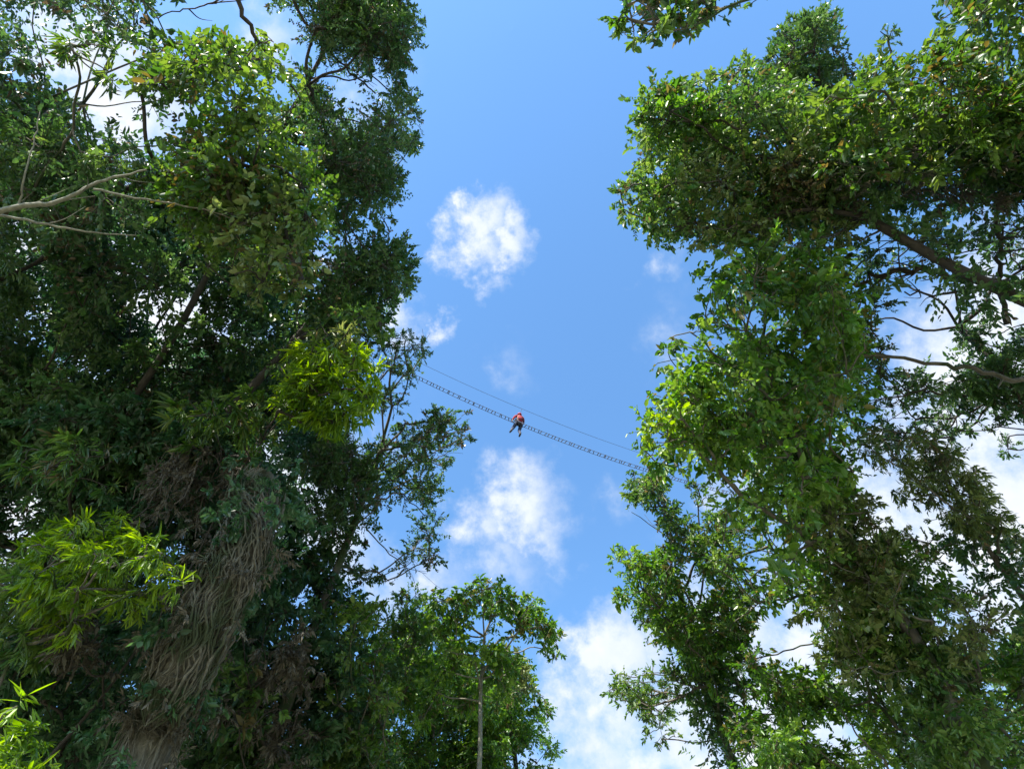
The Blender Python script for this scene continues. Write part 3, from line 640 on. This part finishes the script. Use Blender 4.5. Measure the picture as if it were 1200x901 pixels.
# helmet shell and straps
hv = []; hq = []; nu, nvv = 20, 8
for j in range(nvv + 1):
    ph = j / nvv * math.pi * .52
    for i in range(nu):
        th = i * 2 * math.pi / nu; hv.append((.035 + .118 * math.sin(ph) * math.cos(th), .1 * math.sin(ph) * math.sin(th), .775 + .105 * math.cos(ph)))
for j in range(nvv):
    for i in range(nu): hq.append((j * nu + i, j * nu + (i + 1) % nu, (j + 1) * nu + (i + 1) % nu, (j + 1) * nu + i))
o = link('helmet', mesh_np('helmet', np.array(hv), np.array(hq)), m_hel, None, True); o.parent = pr_; sd_ = o.modifiers.new('solid', 'SOLIDIFY'); sd_.thickness = .012
th = np.linspace(0, 2 * np.pi, 25)
tb = Tubes(); tb.add(np.stack([.155 * np.cos(th), .185 * np.sin(th), np.full(25, .2)], 1), np.full(25, .018), 6)
for sy in (-1, 1): tb.add(np.stack([.13 + .07 * np.cos(th), sy * .13 + .10 * np.sin(th), .02 + .09 * np.cos(th)], 1), np.full(25, .014), 6)
o = tb.build('harness', m_blk); o.parent = pr_
top_l = (bridge_pt(tp, 1.08 + .1 * 4 * tp * (1 - tp)) - pp)[2] / .80
tb = Tubes(); tb.add(smooth_path([(.15, 0, .22), (.20, -.04, .5), (.19, -.03, .62), (.0, -.12, top_l)], 5), np.full(16, .009), 6); o = tb.build('lanyard', m_blk); o.parent = pr_

# ================================================================= ground
m, nt, N, L = nodes('forest_ground')
tc = N('ShaderNodeTexCoord'); n1 = N('ShaderNodeTexNoise'); n1.inputs['Scale'].default_value = .8; n1.inputs['Detail'].default_value = 10; L(tc.outputs['Object'], n1.inputs['Vector'])
cr = N('ShaderNodeValToRGB'); ramp(cr, [(.35, (.17, .16, .11)), (.55, (.20, .19, .13)), (.7, (.09, .13, .05))]); L(n1.outputs['Fac'], cr.inputs[0])  # out-of-view ground, toned pale so bounced sunlight fills the leaf undersides
p = N('ShaderNodeBsdfPrincipled'); p.inputs['Roughness'].default_value = .95; L(cr.outputs[0], p.inputs['Base Color']); o_ = N('ShaderNodeOutputMaterial'); L(p.outputs[0], o_.inputs[0])
g = link('ground', mesh_np('ground', np.array([[-3000, -3000, 0], [3000, -3000, 0], [3000, 3000, 0], [-3000, 3000, 0.]]), np.array([[0, 1, 2, 3]])), m); tag(g, kind='structure')

# ================================================================= light
SUN_EL, SUN_AZ = math.radians(45), math.radians(212)      # azimuth clockwise from +Y
sd = Vector((math.sin(SUN_AZ) * math.cos(SUN_EL), math.cos(SUN_AZ) * math.cos(SUN_EL), math.sin(SUN_EL)))
sl = bpy.data.lights.new('sun', 'SUN'); sl.energy = 5.0; sl.angle = math.radians(.5); sl.color = (1, .94, .82)
so = bpy.data.objects.new('sun', sl); COL.objects.link(so); so.rotation_euler = sd.to_track_quat('Z', 'Y').to_euler(); so.location = (0, 0, 60)

w = bpy.data.worlds.new('World'); S.world = w; w.use_nodes = True; nt = w.node_tree; nt.nodes.clear(); L = nt.links.new
N = lambda t, **k: _n(nt, t, k)
sky = N('ShaderNodeTexSky'); sky.sky_type = 'NISHITA'; sky.sun_disc = False; sky.sun_elevation = SUN_EL; sky.sun_rotation = SUN_AZ; sky.air_density = 1.0; sky.dust_density = .3; sky.ozone_density = 1.5; sky.altitude = 200
hs = N('ShaderNodeHueSaturation'); hs.inputs['Hue'].default_value = .496; hs.inputs['Saturation'].default_value = 1.17; hs.inputs['Value'].default_value = 1.53; L(sky.outputs[0], hs.inputs['Color'])
tc = N('ShaderNodeTexCoord')
def vm(op, a=None, b=None):
    n = N('ShaderNodeVectorMath', operation=op)
    for i, x in enumerate((a, b)):
        if x is None: continue
        if isinstance(x, (tuple, list)): n.inputs[i].default_value = x
        else: L(x, n.inputs[i])
    return n
def mt(op, a, b=None, c=None, clamp=False):
    n = N('ShaderNodeMath', operation=op); n.use_clamp = clamp
    for i, x in enumerate((a, b, c)):
        if x is None: continue
        if isinstance(x, (int, float)): n.inputs[i].default_value = x
        else: L(x, n.inputs[i])
    return n.outputs[0]
D = vm('NORMALIZE', tc.outputs['Generated']).outputs[0]
n1 = N('ShaderNodeTexNoise'); n1.inputs['Scale'].default_value = 9; n1.inputs['Detail'].default_value = 9; n1.inputs['Roughness'].default_value = .62; L(D, n1.inputs['Vector'])
n2 = N('ShaderNodeTexNoise'); n2.inputs['Scale'].default_value = 26; n2.inputs['Detail'].default_value = 8; n2.inputs['Roughness'].default_value = .6; L(D, n2.inputs['Vector'])
# warp the direction so cloud rims are ragged
c_ = vm('SUBTRACT', n1.outputs['Color'], (.5, .5, .5)); sc_ = N('ShaderNodeVectorMath', operation='SCALE'); L(c_.outputs[0], sc_.inputs[0]); sc_.inputs['Scale'].default_value = .15
c2_ = vm('SUBTRACT', n2.outputs['Color'], (.5, .5, .5)); sc2 = N('ShaderNodeVectorMath', operation='SCALE'); L(c2_.outputs[0], sc2.inputs[0]); sc2.inputs['Scale'].default_value = .085
DW = vm('ADD', vm('ADD', D, sc_.outputs[0]).outputs[0], sc2.outputs[0]).outputs[0]
# (px, py, radius px, strength): individual clouds, each fixed to its own direction in the sky
CL = [(562, 268, 42, 1.15), (598, 280, 32, 1.0), (532, 282, 30, .85), (550, 235, 18, .8), (576, 322, 26, .75), (480, 370, 38, .8), (524, 378, 24, .9), (600, 430, 40, .35), (775, 318, 35, .5), (790, 400, 60, .35), (738, 330, 14, .25),
      (610, 590, 62, 1.1), (560, 610, 45, .8), (640, 630, 45, .8), (728, 590, 40, .35), (590, 660, 70, .55), (520, 690, 50, .6),
      (715, 770, 70, 1.2), (670, 800, 50, .8), (720, 830, 110, .8), (700, 890, 120, .8), (800, 860, 120, .95), (670, 840, 70, .8), (760, 760, 70, .7), (450, 690, 60, .7), (470, 520, 60, .35), (850, 760, 120, 1.0), (900, 900, 200, 1.0),
      (1150, 440, 130, 1.2), (1180, 620, 190, 1.3), (1050, 640, 150, 1.1), (1230, 360, 120, 1.1), (1000, 760, 150, 1.1),
      (200, 400, 150, 1.2), (100, 300, 160, 1.1), (150, 120, 90, 1.1), (90, 60, 90, 1.0), (330, 580, 120, 1.1), (300, 480, 100, .9), (40, 590, 160, 1.1), (400, 640, 70, .9), (430, 130, 70, .5), (400, 340, 70, .7), (330, 60, 60, .6), (870, 560, 60, .6)]
acc = None
for (x, y, r, st) in CL:
    v = direction(x, y); v = v / np.linalg.norm(v); rr = r / F / np.linalg.norm(direction(x, y))
    d = vm('DISTANCE', DW, tuple(float(q) for q in v)).outputs['Value']
    k = mt('MULTIPLY_ADD', d, -1.0 / (rr * 1.25), 1.0)
    k = mt('MAXIMUM', k, 0.0); k = mt('MULTIPLY', k, st * 1.5)
    acc = k if acc is None else mt('MAXIMUM', acc, k)
fine = mt('MULTIPLY_ADD', n2.outputs['Fac'], 1.1, 0.0)
mask = mt('MULTIPLY', acc, fine)
mr = N('ShaderNodeMapRange'); mr.interpolation_type = 'SMOOTHSTEP'; mr.inputs[1].default_value = .06; mr.inputs[2].default_value = .88; L(mask, mr.inputs[0])
# low clouds all round the horizon away from the gap
cc = N('ShaderNodeValToRGB'); ramp(cc, [(.3, (2.9, 3.3, 3.9)), (.65, (3.9, 4.05, 4.3))]); L(n1.outputs['Fac'], cc.inputs[0])
mx = N('ShaderNodeMix', data_type='RGBA'); L(mr.outputs[0], mx.inputs[0]); L(hs.outputs[0], mx.inputs[6]); L(cc.outputs[0], mx.inputs[7])
bg = N('ShaderNodeBackground'); bg.inputs['Strength'].default_value = .1; L(mx.outputs[2], bg.inputs['Color']); wo = N('ShaderNodeOutputWorld'); L(bg.outputs[0], wo.inputs[0])

S.view_settings.view_transform = 'Standard'; S.view_settings.look = 'None'; S.view_settings.gamma = 1; S.view_settings.exposure = 1.45
S.view_settings.use_curve_mapping = False
S.cycles.use_denoising = True
S.cycles.max_bounces = 8; S.cycles.diffuse_bounces = 4; S.cycles.transmission_bounces = 6; S.cycles.transparent_max_bounces = 4
print('leaf faces', sum(len(o.data.polygons) for o in COL.objects if o.type == 'MESH'))
